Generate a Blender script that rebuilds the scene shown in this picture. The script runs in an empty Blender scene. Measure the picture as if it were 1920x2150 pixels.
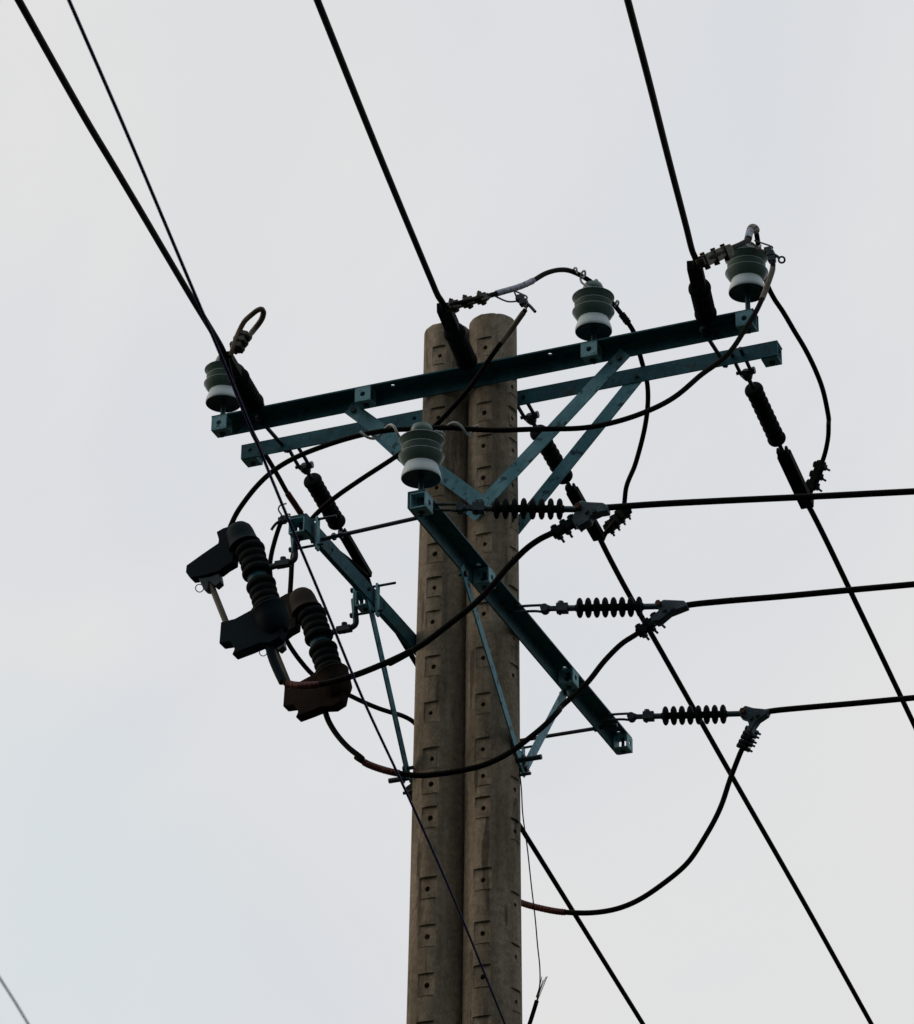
import bpy, bmesh, math, random
from mathutils import Vector, Matrix

# ------------------------------------------------------------------ camera, sky, sun, exposure
scene = bpy.context.scene
COL = scene.collection
PITCH, ROLL = math.radians(28.85), math.radians(0.64)
fw = Vector((0, math.cos(PITCH), math.sin(PITCH)))
up = Vector((0, -math.sin(PITCH), math.cos(PITCH)))
xx = Vector((1, 0, 0))
cr = xx * math.cos(ROLL) + up * math.sin(ROLL)
cu = up * math.cos(ROLL) - xx * math.sin(ROLL)
cam_d = bpy.data.cameras.new('camera')
cam = bpy.data.objects.new('camera', cam_d)
COL.objects.link(cam)
M = Matrix((cr, cu, -fw)).transposed().to_4x4()
M.translation = Vector((0, 0, 1.6))
cam.matrix_world = M
cam_d.sensor_fit = 'HORIZONTAL'
cam_d.sensor_width = 36.0
cam_d.lens = 7400 / 1920 * 36.0
cam_d.clip_start = 0.05
cam_d.clip_end = 5000
cam_d.dof.use_dof = True
cam_d.dof.focus_distance = 15.0
cam_d.dof.aperture_fstop = 32
scene.camera = cam

SUN_EL, SUN_AZ = math.radians(24), math.radians(-80)        # low in the west, left of the view
world = bpy.data.worlds.new("World")
scene.world = world
world.use_nodes = True
wn, wl = world.node_tree.nodes, world.node_tree.links
wn.clear()
w_out = wn.new('ShaderNodeOutputWorld')
sky = wn.new('ShaderNodeTexSky')
sky.sky_type = 'NISHITA'
sky.sun_disc = False
sky.sun_elevation = SUN_EL
sky.sun_rotation = SUN_AZ
bg_sky = wn.new('ShaderNodeBackground')
bg_sky.inputs['Strength'].default_value = 0.06
wl.new(sky.outputs[0], bg_sky.inputs['Color'])
tc = wn.new('ShaderNodeTexCoord')
n1 = wn.new('ShaderNodeTexNoise')
n1.inputs['Scale'].default_value = 7.5
n1.inputs['Detail'].default_value = 5.0
n1.inputs['Roughness'].default_value = 0.45
n1.inputs['Distortion'].default_value = 0.6
wmap = wn.new('ShaderNodeMapping')
wmap.inputs['Location'].default_value = (0.31, 0.12, 0.77)
wl.new(tc.outputs['Generated'], wmap.inputs['Vector'])
wl.new(wmap.outputs[0], n1.inputs['Vector'])
ramp = wn.new('ShaderNodeValToRGB')
ramp.color_ramp.elements[0].position = 0.30
ramp.color_ramp.elements[0].color = (0.715, 0.742, 0.768, 1)
ramp.color_ramp.elements[1].position = 0.68
ramp.color_ramp.elements[1].color = (0.785, 0.785, 0.778, 1)
e = ramp.color_ramp.elements.new(0.47)
e.color = (0.735, 0.750, 0.780, 1)
e = ramp.color_ramp.elements.new(0.58)
e.color = (0.765, 0.770, 0.786, 1)
wl.new(n1.outputs['Fac'], ramp.inputs['Fac'])
# the overcast is bright overhead and ahead, dark low down behind the viewer
dot = wn.new('ShaderNodeVectorMath')
dot.operation = 'DOT_PRODUCT'
dot.inputs[1].default_value = (0.0, 0.31, 0.95)
wl.new(tc.outputs['Generated'], dot.inputs[0])
mr = wn.new('ShaderNodeMapRange')
mr.interpolation_type = 'SMOOTHSTEP'
mr.inputs['From Min'].default_value = 0.0
mr.inputs['From Max'].default_value = 0.60
mr.inputs['To Min'].default_value = 0.04
mr.inputs['To Max'].default_value = 1.0
wl.new(dot.outputs['Value'], mr.inputs['Value'])
bg_cl = wn.new('ShaderNodeBackground')
col = ramp.outputs[0]
for az, el, width, amount, tint in ((-9.0, 21.0, 7.0, 0.5, (0.690, 0.765, 0.790)), (-5.5, 36.0, 5.5, 0.4, (0.810, 0.798, 0.765)),
                                    (4.5, 33.5, 3.5, 0.25, (0.725, 0.752, 0.780)), (7.0, 22.5, 6.0, 0.6, (0.782, 0.782, 0.780)), (-2.0, 25.0, 3.5, 0.4, (0.775, 0.778, 0.786))):
    a, b = math.radians(az), math.radians(el)
    dp = wn.new('ShaderNodeVectorMath')
    dp.operation = 'DOT_PRODUCT'
    dp.inputs[1].default_value = (math.sin(a) * math.cos(b), math.cos(a) * math.cos(b), math.sin(b))
    wl.new(tc.outputs['Generated'], dp.inputs[0])
    m1 = wn.new('ShaderNodeMapRange')
    m1.interpolation_type = 'SMOOTHERSTEP'
    m1.inputs['From Min'].default_value = math.cos(math.radians(width))
    m1.inputs['From Max'].default_value = 1.0
    m1.inputs['To Max'].default_value = amount
    wl.new(dp.outputs['Value'], m1.inputs['Value'])
    mc = wn.new('ShaderNodeMix')
    mc.data_type = 'RGBA'
    wl.new(m1.outputs[0], mc.inputs[0])
    wl.new(col, mc.inputs[6])
    mc.inputs[7].default_value = (*tint, 1)
    col = mc.outputs[2]
wl.new(col, bg_cl.inputs['Color'])
wl.new(mr.outputs[0], bg_cl.inputs['Strength'])
wmix = wn.new('ShaderNodeMixShader')
wmix.inputs[0].default_value = 0.96
wl.new(bg_sky.outputs[0], wmix.inputs[1])
wl.new(bg_cl.outputs[0], wmix.inputs[2])
wl.new(wmix.outputs[0], w_out.inputs['Surface'])

sun_d = bpy.data.lights.new('sun', 'SUN')
sun_d.energy = 0.8
sun_d.angle = math.radians(28)
sun_d.color = (1.0, 0.74, 0.50)
sun = bpy.data.objects.new('sun', sun_d)
sun_dir = Vector((math.sin(SUN_AZ) * math.cos(SUN_EL), math.cos(SUN_AZ) * math.cos(SUN_EL), math.sin(SUN_EL)))
sun.rotation_euler = (-sun_dir).to_track_quat('-Z', 'Y').to_euler()
COL.objects.link(sun)

scene.view_settings.view_transform = 'Standard'
scene.view_settings.look = 'None'
scene.view_settings.exposure = 0.0
scene.view_settings.gamma = 1.0
random.seed(7)

# ------------------------------------------------------------------ frame of the pole: s along the pole pair, t away, z up
PHI = math.radians(22.15)
C0 = Vector((0.0498, 13.0, 0.0))
D = Vector((math.cos(PHI), -math.sin(PHI), 0))
N = Vector((math.sin(PHI), math.cos(PHI), 0))
Z = Vector((0, 0, 1))


def W(p):
    return C0 + D * p[0] + N * p[1] + Z * p[2]


def WS(pts):
    return [W(p) for p in pts]


# ------------------------------------------------------------------ materials
def material(name, c1, c2, scale=20, rough=0.6, metal=0.0, spec=0.4, bump=0.0, bscale=60, stretch=(1, 1, 1), lo=0.35, hi=0.65, third=None, coat=0.0, fine=None):
    m = bpy.data.materials.new(name)
    m.use_nodes = True
    nt = m.node_tree
    b = nt.nodes['Principled BSDF']
    t = nt.nodes.new('ShaderNodeTexCoord')
    mp = nt.nodes.new('ShaderNodeMapping')
    mp.inputs['Scale'].default_value = stretch
    nt.links.new(t.outputs['Object'], mp.inputs['Vector'])
    nz = nt.nodes.new('ShaderNodeTexNoise')
    nz.inputs['Scale'].default_value = scale
    nz.inputs['Detail'].default_value = 6
    nt.links.new(mp.outputs[0], nz.inputs['Vector'])
    r = nt.nodes.new('ShaderNodeValToRGB')
    r.color_ramp.elements[0].position = lo
    r.color_ramp.elements[0].color = (*c1, 1)
    r.color_ramp.elements[1].position = hi
    r.color_ramp.elements[1].color = (*c2, 1)
    nt.links.new(nz.outputs['Fac'], r.inputs['Fac'])
    out = r.outputs[0]
    if third:                                     # darker or rustier spots of a finer grain
        n3 = nt.nodes.new('ShaderNodeTexNoise')
        n3.inputs['Scale'].default_value = third[1]
        n3.inputs['Detail'].default_value = 3
        nt.links.new(mp.outputs[0], n3.inputs['Vector'])
        r3 = nt.nodes.new('ShaderNodeValToRGB')
        r3.color_ramp.elements[0].position = third[2]
        r3.color_ramp.elements[0].color = (0, 0, 0, 1)
        r3.color_ramp.elements[1].position = third[2] + 0.06
        r3.color_ramp.elements[1].color = (1, 1, 1, 1)
        nt.links.new(n3.outputs['Fac'], r3.inputs['Fac'])
        mx = nt.nodes.new('ShaderNodeMix')
        mx.data_type = 'RGBA'
        nt.links.new(r3.outputs[0], mx.inputs[0])
        nt.links.new(out, mx.inputs[6])
        mx.inputs[7].default_value = (*third[0], 1)
        out = mx.outputs[2]
    if fine:                                      # pores and fine mottling
        n4 = nt.nodes.new('ShaderNodeTexNoise')
        n4.inputs['Scale'].default_value = fine[0]
        n4.inputs['Detail'].default_value = 4
        n4.inputs['Roughness'].default_value = 0.7
        nt.links.new(t.outputs['Object'], n4.inputs['Vector'])
        m4 = nt.nodes.new('ShaderNodeMapRange')
        m4.inputs['From Min'].default_value = 0.30
        m4.inputs['From Max'].default_value = 0.70
        m4.inputs['To Min'].default_value = fine[1]
        m4.inputs['To Max'].default_value = fine[2]
        nt.links.new(n4.outputs['Fac'], m4.inputs['Value'])
        x4 = nt.nodes.new('ShaderNodeVectorMath')
        x4.operation = 'SCALE'
        nt.links.new(out, x4.inputs[0])
        nt.links.new(m4.outputs[0], x4.inputs['Scale'])
        out = x4.outputs[0]
    nt.links.new(out, b.inputs['Base Color'])
    b.inputs['Roughness'].default_value = rough
    b.inputs['Metallic'].default_value = metal
    b.inputs['Specular IOR Level'].default_value = spec
    b.inputs['Coat Weight'].default_value = coat
    if bump:
        n2 = nt.nodes.new('ShaderNodeTexNoise')
        n2.inputs['Scale'].default_value = bscale
        n2.inputs['Detail'].default_value = 5
        nt.links.new(mp.outputs[0], n2.inputs['Vector'])
        bp = nt.nodes.new('ShaderNodeBump')
        bp.inputs['Strength'].default_value = bump
        bp.inputs['Distance'].default_value = 0.01
        nt.links.new(n2.outputs['Fac'], bp.inputs['Height'])
        nt.links.new(bp.outputs[0], b.inputs['Normal'])
    return m


M_CONC = material('weathered_concrete', (0.265, 0.230, 0.172), (0.455, 0.395, 0.305), 4.5, 0.92, 0, 0.15, 0.9, 150, (3.4, 3.4, 0.42), 0.36, 0.66, ((0.185, 0.160, 0.124), 7.0, 0.61), fine=(38, 0.72, 1.25))
M_STEEL = material('galvanised_steel', (0.010, 0.080, 0.112), (0.022, 0.120, 0.160), 9, 0.6, 0.0, 0.25, 0.15, 90, third=((0.030, 0.040, 0.042), 15, 0.63), fine=(28, 0.65, 1.35))
M_BRACE = material('pale_galvanised_steel', (0.075, 0.255, 0.335), (0.16, 0.40, 0.49), 7, 0.6, 0.0, 0.3, 0.2, 80, third=((0.035, 0.10, 0.13), 24, 0.59), fine=(26, 0.75, 1.2))
M_PLATE = material('bright_galvanised_plate', (0.11, 0.31, 0.38), (0.20, 0.42, 0.49), 14, 0.6, 0.1, 0.4, 0.2, 90, third=((0.06, 0.13, 0.15), 40, 0.64))
M_BOLT = material('bolt_steel', (0.012, 0.030, 0.038), (0.030, 0.055, 0.065), 30, 0.5, 0.3, 0.4)
M_CAST = material('cast_aluminium', (0.026, 0.052, 0.070), (0.055, 0.095, 0.118), 22, 0.5, 0.2, 0.4, 0.2, 90)
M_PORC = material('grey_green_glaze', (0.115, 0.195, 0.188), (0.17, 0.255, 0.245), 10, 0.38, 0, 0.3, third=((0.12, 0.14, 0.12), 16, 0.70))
M_RIM = material('pale_rim', (0.34, 0.43, 0.42), (0.44, 0.53, 0.52), 14, 0.4, 0, 0.3)
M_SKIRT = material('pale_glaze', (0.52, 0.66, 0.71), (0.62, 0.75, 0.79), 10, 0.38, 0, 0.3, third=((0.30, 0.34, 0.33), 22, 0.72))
M_POLY = material('dark_polymer', (0.005, 0.008, 0.009), (0.009, 0.014, 0.015), 18, 0.75, 0, 0.06)
M_CABLE = material('black_cable_jacket', (0.0025, 0.0028, 0.0028), (0.006, 0.0058, 0.0048), 12, 0.7, 0, 0.08)
M_CABLE2 = material('greyed_cable_jacket', (0.095, 0.083, 0.062), (0.17, 0.15, 0.118), 16, 0.6, 0, 0.3)
M_COPPER = material('bare_copper_strand', (0.060, 0.042, 0.024), (0.125, 0.088, 0.050), 25, 0.5, 0.2, 0.4)
M_BLUE = material('blue_plastic_wire', (0.002, 0.004, 0.065), (0.005, 0.008, 0.115), 10, 0.6, 0, 0.1)
M_BLUE2 = material('faded_blue_wire', (0.05, 0.15, 0.38), (0.07, 0.19, 0.46), 10, 0.5, 0, 0.35)
M_RED = material('red_insulating_tape', (0.045, 0.006, 0.004), (0.11, 0.013, 0.008), 30, 0.55, 0, 0.4, 0.4, 60)
M_TAPE = material('pale_tape', (0.22, 0.27, 0.36), (0.40, 0.44, 0.54), 45, 0.6, 0, 0.3, 0.3, 60, third=((0.05, 0.05, 0.07), 60, 0.60))
M_COVB = material('navy_plastic_cover', (0.004, 0.013, 0.020), (0.007, 0.020, 0.028), 6, 0.7, 0, 0.08, 0.1, 40)
M_COVG = material('brown_grey_plastic_cover', (0.024, 0.021, 0.018), (0.042, 0.037, 0.031), 7, 0.75, 0, 0.06, 0.1, 40, third=((0.10, 0.06, 0.02), 8, 0.68))
M_COVR = material('red_brown_plastic_cover', (0.020, 0.014, 0.012), (0.036, 0.025, 0.021), 7, 0.75, 0, 0.06, 0.1, 40, third=((0.10, 0.055, 0.02), 9, 0.66))
M_RUST = material('rusty_bolt', (0.05, 0.022, 0.012), (0.12, 0.055, 0.028), 40, 0.7, 0.1, 0.3)
M_ALU = material('weathered_aluminium', (0.030, 0.033, 0.024), (0.095, 0.098, 0.074), 28, 0.6, 0.1, 0.3, 0.2, 70)
M_TIE = material('spiral_tie_plastic', (0.30, 0.36, 0.37), (0.42, 0.48, 0.49), 25, 0.5, 0, 0.4)
M_GROUND = material('grass_and_soil', (0.016, 0.020, 0.010), (0.034, 0.032, 0.020), 0.4, 0.95, 0, 0.2)


# ------------------------------------------------------------------ mesh builder
def smooth_path(pts, sub=8):
    P = [Vector(p) for p in pts]
    if len(P) < 3:
        return P
    out = []
    ext = [P[0] * 2 - P[1]] + P + [P[-1] * 2 - P[-2]]
    for i in range(1, len(ext) - 2):
        p0, p1, p2, p3 = ext[i - 1:i + 3]
        t0 = 0.0
        t1 = t0 + max(1e-5, (p1 - p0).length ** 0.5)
        t2 = t1 + max(1e-5, (p2 - p1).length ** 0.5)
        t3 = t2 + max(1e-5, (p3 - p2).length ** 0.5)
        for k in range(sub):
            t = t1 + (t2 - t1) * k / sub
            a1 = p0 * ((t1 - t) / (t1 - t0)) + p1 * ((t - t0) / (t1 - t0))
            a2 = p1 * ((t2 - t) / (t2 - t1)) + p2 * ((t - t1) / (t2 - t1))
            a3 = p2 * ((t3 - t) / (t3 - t2)) + p3 * ((t - t2) / (t3 - t2))
            b1 = a1 * ((t2 - t) / (t2 - t0)) + a2 * ((t - t0) / (t2 - t0))
            b2 = a2 * ((t3 - t) / (t3 - t1)) + a3 * ((t - t1) / (t3 - t1))
            out.append(b1 * ((t2 - t) / (t2 - t1)) + b2 * ((t - t1) / (t2 - t1)))
    out.append(P[-1])
    return out


def frame(axis):
    a = Vector(axis).normalized()
    h = Z if abs(a.z) < 0.9 else D
    u = a.cross(h).normalized()
    v = u.cross(a).normalized()
    return a, u, v


def kinks(path, k):
    """small irregular bends of a stiff cable"""
    return [p + (D * math.sin(p.z * 21 + p.x * 13) + Z * math.sin(p.x * 19 + p.y * 7) + N * math.sin(p.x * 11 + p.z * 17)) * k for p in path]


class MB:
    def __init__(self):
        self.bm = bmesh.new()

    def face(self, vs):
        try:
            return self.bm.faces.new(vs)
        except ValueError:
            return None

    def tube(self, pts, r, seg=10):
        P = [Vector(p) for p in pts]
        n = len(P)
        R = r if isinstance(r, (list, tuple)) else [r] * n
        a, u, v = frame(P[1] - P[0])
        rings = []
        for i in range(n):
            tan = (P[min(i + 1, n - 1)] - P[max(i - 1, 0)])
            if tan.length < 1e-9:
                tan = a
            tan.normalize()
            u = (u - tan * u.dot(tan))
            if u.length < 1e-6:
                _, u, _ = frame(tan)
            u.normalize()
            v = tan.cross(u)
            rings.append([self.bm.verts.new(P[i] + (u * math.cos(2 * math.pi * k / seg) + v * math.sin(2 * math.pi * k / seg)) * R[i]) for k in range(seg)])
        for i in range(n - 1):
            for k in range(seg):
                self.face((rings[i][k], rings[i][(k + 1) % seg], rings[i + 1][(k + 1) % seg], rings[i + 1][k]))
        self.face(rings[0][::-1])
        self.face(rings[-1])
        return self

    def lathe(self, prof, origin, axis, seg=28):
        a, u, v = frame(axis)
        o = Vector(origin)
        rings = []
        for r, h in prof:
            if r < 1e-6:
                rings.append([self.bm.verts.new(o + a * h)])
            else:
                rings.append([self.bm.verts.new(o + a * h + (u * math.cos(2 * math.pi * k / seg) + v * math.sin(2 * math.pi * k / seg)) * r) for k in range(seg)])
        for A, B in zip(rings[:-1], rings[1:]):
            for k in range(seg):
                k2 = (k + 1) % seg
                if len(A) == 1 and len(B) == 1:
                    continue
                if len(A) == 1:
                    self.face((A[0], B[k2], B[k]))
                elif len(B) == 1:
                    self.face((A[k], A[k2], B[0]))
                else:
                    self.face((A[k], A[k2], B[k2], B[k]))
        if len(rings[0]) > 1:
            self.face(rings[0][::-1])
        if len(rings[-1]) > 1:
            self.face(rings[-1])
        return self

    def box(self, c, ax, ay, az, hx, hy, hz):
        c = Vector(c)
        vs = []
        for i in (-1, 1):
            for j in (-1, 1):
                for k in (-1, 1):
                    vs.append(self.bm.verts.new(c + ax * (i * hx) + ay * (j * hy) + az * (k * hz)))
        for q in ((0, 1, 3, 2), (4, 6, 7, 5), (0, 4, 5, 1), (2, 3, 7, 6), (0, 2, 6, 4), (1, 5, 7, 3)):
            self.face([vs[i] for i in q])
        return self

    def prism(self, poly, vec):
        vec = Vector(vec)
        A = [self.bm.verts.new(Vector(p) - vec * 0.5) for p in poly]
        B = [self.bm.verts.new(Vector(p) + vec * 0.5) for p in poly]
        n = len(A)
        self.face(A[::-1])
        self.face(B)
        for i in range(n):
            self.face((A[i], A[(i + 1) % n], B[(i + 1) % n], B[i]))
        return self

    def plate(self, c, ax, ay, hx, hy, th, r, seg=16):
        """flat plate with a round bolt hole through its middle"""
        c = Vector(c)
        az = ax.cross(ay).normalized()
        L = []
        for s in (-0.5, 0.5):
            inn, out = [], []
            for k in range(seg):
                an = 2 * math.pi * (k + 0.5) / seg
                ca, sa = math.cos(an), math.sin(an)
                f = min(hx / abs(ca), hy / abs(sa))
                inn.append(self.bm.verts.new(c + (ax * ca + ay * sa) * r + az * (s * th)))
                x, y = ca * f, sa * f
                out.append((x, y))
            ov = [self.bm.verts.new(c + ax * x + ay * y + az * (s * th)) for x, y in out]
            cor = []
            for k in range(seg):
                k2 = (k + 1) % seg
                x0, y0 = out[k]
                x1, y1 = out[k2]
                if abs(abs(x0) - hx) < 1e-9 and abs(abs(y1) - hy) < 1e-9 and not (abs(abs(x1) - hx) < 1e-9):
                    cor.append((k, self.bm.verts.new(c + ax * x0 + ay * y1 + az * (s * th))))
                elif abs(abs(y0) - hy) < 1e-9 and abs(abs(x1) - hx) < 1e-9 and not (abs(abs(x0) - hx) < 1e-9):
                    cor.append((k, self.bm.verts.new(c + ax * x1 + ay * y0 + az * (s * th))))
            L.append((inn, ov, dict(cor)))
        for idx, (inn, ov, cor) in enumerate(L):
            for k in range(seg):
                k2 = (k + 1) % seg
                f = [inn[k], ov[k]] + ([cor[k]] if k in cor else []) + [ov[k2], inn[k2]]
                self.face(f if idx else f[::-1])
        (i0, o0, c0), (i1, o1, c1) = L
        for k in range(seg):
            k2 = (k + 1) % seg
            self.face((i0[k], i0[k2], i1[k2], i1[k]))
            ring0 = [o0[k]] + ([c0[k]] if k in c0 else []) + [o0[k2]]
            ring1 = [o1[k]] + ([c1[k]] if k in c1 else []) + [o1[k2]]
            for q in range(len(ring0) - 1):
                self.face((ring0[q], ring1[q], ring1[q + 1], ring0[q + 1]))
        return self

    def done(self, name, mat, parent=None, origin=None, bevel=0.0, angle=35, recalc=True):
        bm = self.bm
        if recalc:
            bmesh.ops.recalc_face_normals(bm, faces=bm.faces)
        if parent is not None:
            o = parent
            org = Vector((0, 0, 0))
            while o is not None:
                org += o.location
                o = o.parent
        else:
            org = Vector(origin) if origin is not None else Vector((0, 0, 0))
        bmesh.ops.translate(bm, verts=bm.verts, vec=-org)
        me = bpy.data.meshes.new(name)
        bm.to_mesh(me)
        bm.free()
        me.materials.append(mat)
        for p in me.polygons:
            p.use_smooth = True
        me.set_sharp_from_angle(angle=math.radians(angle))
        ob = bpy.data.objects.new(name, me)
        COL.objects.link(ob)
        if parent is not None:
            ob.parent = parent
        else:
            ob.location = org
        if bevel:
            b = ob.modifiers.new('bevel', 'BEVEL')
            b.width = bevel
            b.segments = 2
            b.limit_method = 'ANGLE'
            b.angle_limit = math.radians(40)
            b.use_clamp_overlap = True
        return ob


def tag(o, label, cat, group=None):
    o['label'] = label
    o['category'] = cat
    if group:
        o['group'] = group
    return o


def thing(name, label, cat, loc, group=None):
    o = bpy.data.objects.new(name, None)
    o.empty_display_size = 0.1
    COL.objects.link(o)
    o.location = loc
    return tag(o, label, cat, group)


def hexbolt(mb, p, axis, length, r=0.008, head=0.013, hh=0.010):
    """bolt shank along axis from p, hexagonal head at p"""
    a = Vector(axis).normalized()
    mb.tube([Vector(p), Vector(p) + a * length], r, 10)
    mb.lathe([(0, -hh * 0.5), (head, -hh * 0.5), (head, hh * 0.5), (0, hh * 0.5)], Vector(p), a, 6)
    return mb


# ------------------------------------------------------------------ ground
g = MB()
g.prism([Vector((-2500, -2500, -0.05)), Vector((2500, -2500, -0.05)), Vector((2500, 2500, -0.05)), Vector((-2500, 2500, -0.05))], Vector((0, 0, 0.1)))
ground = g.done('ground', M_GROUND)
ground['kind'] = 'structure'

# ------------------------------------------------------------------ the two concrete poles
TOP = 9.665


def pole_r(z):
    return 0.1035 + 0.0042 * (TOP - z)


def make_pole(sign, rows, label, seed):
    """rows: list of (angle, [z of bolt holes]); angle measured from +s towards +t"""
    rnd = random.Random(seed)
    zs = set([0.0, TOP, TOP - 0.002, TOP - 0.005, TOP - 0.0075])
    z = 0.0
    while z < TOP:
        zs.add(round(z, 4))
        z += 0.25 if z < 5.5 else 0.04
    for ang, hz in rows:
        for h in hz:
            for q in (-0.0440, -0.0432, -0.0420, -0.0412, 0.050, 0.0508, -0.03, 0.03):
                zs.add(round(h + q, 4))
            for q in range(-8, 9):
                zs.add(round(h + q * 0.0015, 4))
    zs = sorted(q for q in zs if 0 <= q <= TOP)
    angs = set(round(k * 2 * math.pi / 72, 5) for k in range(72))
    for ang, hz in rows:
        for q in range(-30, 31):
            angs.add(round((ang + q * 0.0128) % (2 * math.pi), 5))
    angs = sorted(angs)
    near = {}
    allp = [(ang, h, rnd.uniform(0.3, 2.0), rnd.uniform(-0.005, 0.005), rnd.uniform(0.28, 0.345), rnd.uniform(0.0085, 0.0115)) for ang, hz in rows for h in hz]
    bm = bmesh.new()
    grid = []
    for z in zs:
        r0 = pole_r(z)
        ctr = (sign * (r0 + 0.001), 0)
        pk = [p for p in allp if abs(p[1] - z) < 0.06]
        ring = []
        wob = 0.0012 * math.sin(z * 3.1 + seed)
        for a in angs:
            r = r0 + wob * math.sin(a * 2)
            # mould seam
            for sa in (math.radians(300), math.radians(120)):
                dd = abs((a - sa + math.pi) % (2 * math.pi) - math.pi)
                if dd < 0.016:
                    r -= 0.0035
            for ang, h, dep, sh, hw, hr in pk:
                da = (a - ang + math.pi) % (2 * math.pi) - math.pi
                if abs(da) > 0.8:
                    continue
                x = r0 * math.sin(da)
                y = z - h
                if -0.0416 < y < 0.0504 and abs(da) < hw:
                    # recess cut flat into the round pole
                    flat = (r0 * math.cos(hw) - 0.0011 - 0.0020 * dep * max(0.0, y) / 0.05) / math.cos(da)
                    r = min(r, flat)
                    if (x - sh) ** 2 + y ** 2 < hr * hr:
                        r -= 0.06
                elif -0.0436 < y <= -0.0416 and abs(da) < hw - 0.03:
                    r += 0.0016 * dep          # flash line left by the mould insert
            if TOP - z < 0.0074:
                r -= 0.006 * (1 - math.sqrt(max(0.0, 1 - (1 - (TOP - z) / 0.0074) ** 2))) * (1.0 + 0.35 * math.sin(a * 5 + seed) + 0.3 * math.sin(a * 13 + 2 * seed))
            ring.append(bm.verts.new(W((ctr[0] + r * math.cos(a), ctr[1] + r * math.sin(a), z))))
        grid.append(ring)
    n = len(angs)
    for i in range(len(zs) - 1):
        for k in range(n):
            bm.faces.new((grid[i][k], grid[i][(k + 1) % n], grid[i + 1][(k + 1) % n], grid[i + 1][k]))
    cz = TOP + 0.004
    c = bm.verts.new(W((sign * (pole_r(TOP) + 0.001), 0, cz)))
    for k in range(n):
        bm.faces.new((grid[-1][k], grid[-1][(k + 1) % n], c))
    mb = MB()
    mb.bm.free()
    mb.bm = bm
    o = mb.done('concrete_pole', M_CONC, origin=W((sign * 0.145, 0, 0)), angle=28)
    return tag(o, label, 'pole', 'twin concrete poles')


FRONT = math.radians(270)
SIDE = math.radians(348)
right_front = [9.494, 9.171, 9.009, 8.854, 8.536, 8.211, 8.008, 7.797, 7.597, 7.479, 7.337, 7.028, 6.802, 6.62, 6.409]
left_front = [9.498, 9.191, 8.849, 8.532, 8.372, 8.214, 8.006, 7.797, 7.591, 7.48, 7.33, 7.025, 6.821, 6.617, 6.418]
right_side = [9.322, 9.164, 9.009, 8.839, 8.67, 8.487, 8.304, 8.118, 7.946, 7.597, 7.438, 7.256, 6.94, 6.722, 6.535]
low = [h for h in (5.9, 5.6, 5.2, 4.8, 4.3, 3.8, 3.2, 2.6)]
make_pole(1, [(FRONT, right_front + low), (SIDE, right_side)], 'right pole of the concrete pair, with square bolt pockets on two sides', 1)
make_pole(-1, [(FRONT, left_front + low)], 'left pole of the concrete pair, partly covered by the other one', 2)

# ------------------------------------------------------------------ crossarms: angle bars with hollow spacer blocks
LEG, TH = 0.072, 0.007


def crossarm(e, o, b, z, e0, e1, spacers, leg_holes, flange_holes, label, visible_face):
    """e: axis, o: outward from the pole, b: distance of the upright leg from the pole axis"""
    root = thing('crossarm', label, 'crossarm', C0 + o * b + e * e0 + Z * (z - LEG), 'steel crossarms on the pole pair')

    def P(x, y, h):
        return C0 + e * x + o * y + Z * h
    mb = MB()

    def run(holes, centre, across, half, th, nrm):
        cur = e0
        hs = sorted(holes)
        for h in hs + [None]:
            end = e1 if h is None else h - 0.02
            if end > cur + 1e-4:
                mb.box(centre((cur + end) / 2), e, across, nrm, (end - cur) / 2, half, th / 2)
            if h is not None:
                mb.plate(centre(h), e, across, 0.02, half, th, 0.0095, 16)
                cur = h + 0.02
    run(leg_holes, lambda x: P(x, b + TH / 2, z - LEG / 2), Z, LEG / 2, TH, o)
    run(flange_holes, lambda x: P(x, b + TH + (LEG - TH) / 2 + 0.0005, z - TH / 2), o, (LEG - TH) / 2, TH, Z)
    mb.done('angle_bar', M_STEEL, root)
    for x in spacers:
        s = MB()
        hx = 0.036
        yo0, yo1 = b + TH + 0.001, b + LEG + 0.004
        z0, z1 = z - LEG - 0.004, z - TH - 0.001
        w = 0.006
        ym, zm = (yo0 + yo1) / 2, (z0 + z1) / 2
        s.box(P(x, ym, z0 + w / 2), e, o, Z, hx, (yo1 - yo0) / 2, w / 2)
        s.box(P(x, ym, z1 - w / 2), e, o, Z, hx, (yo1 - yo0) / 2, w / 2)
        s.box(P(x, yo0 + w / 2, zm), e, o, Z, hx, w / 2, (z1 - z0) / 2 - w)
        s.plate(P(x, yo1 - w / 2, zm), e, Z, hx, (z1 - z0) / 2 - w, w, 0.0115, 20)
        sp = s.done('spacer_block', M_PLATE, root, bevel=0.001)
        k = MB()
        hexbolt(k, P(x + 0.004, ym, z0 - 0.004), Z, 0.07, 0.007, 0.012, 0.012)
        k.done('bolt', M_BOLT, sp)
    return root


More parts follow.
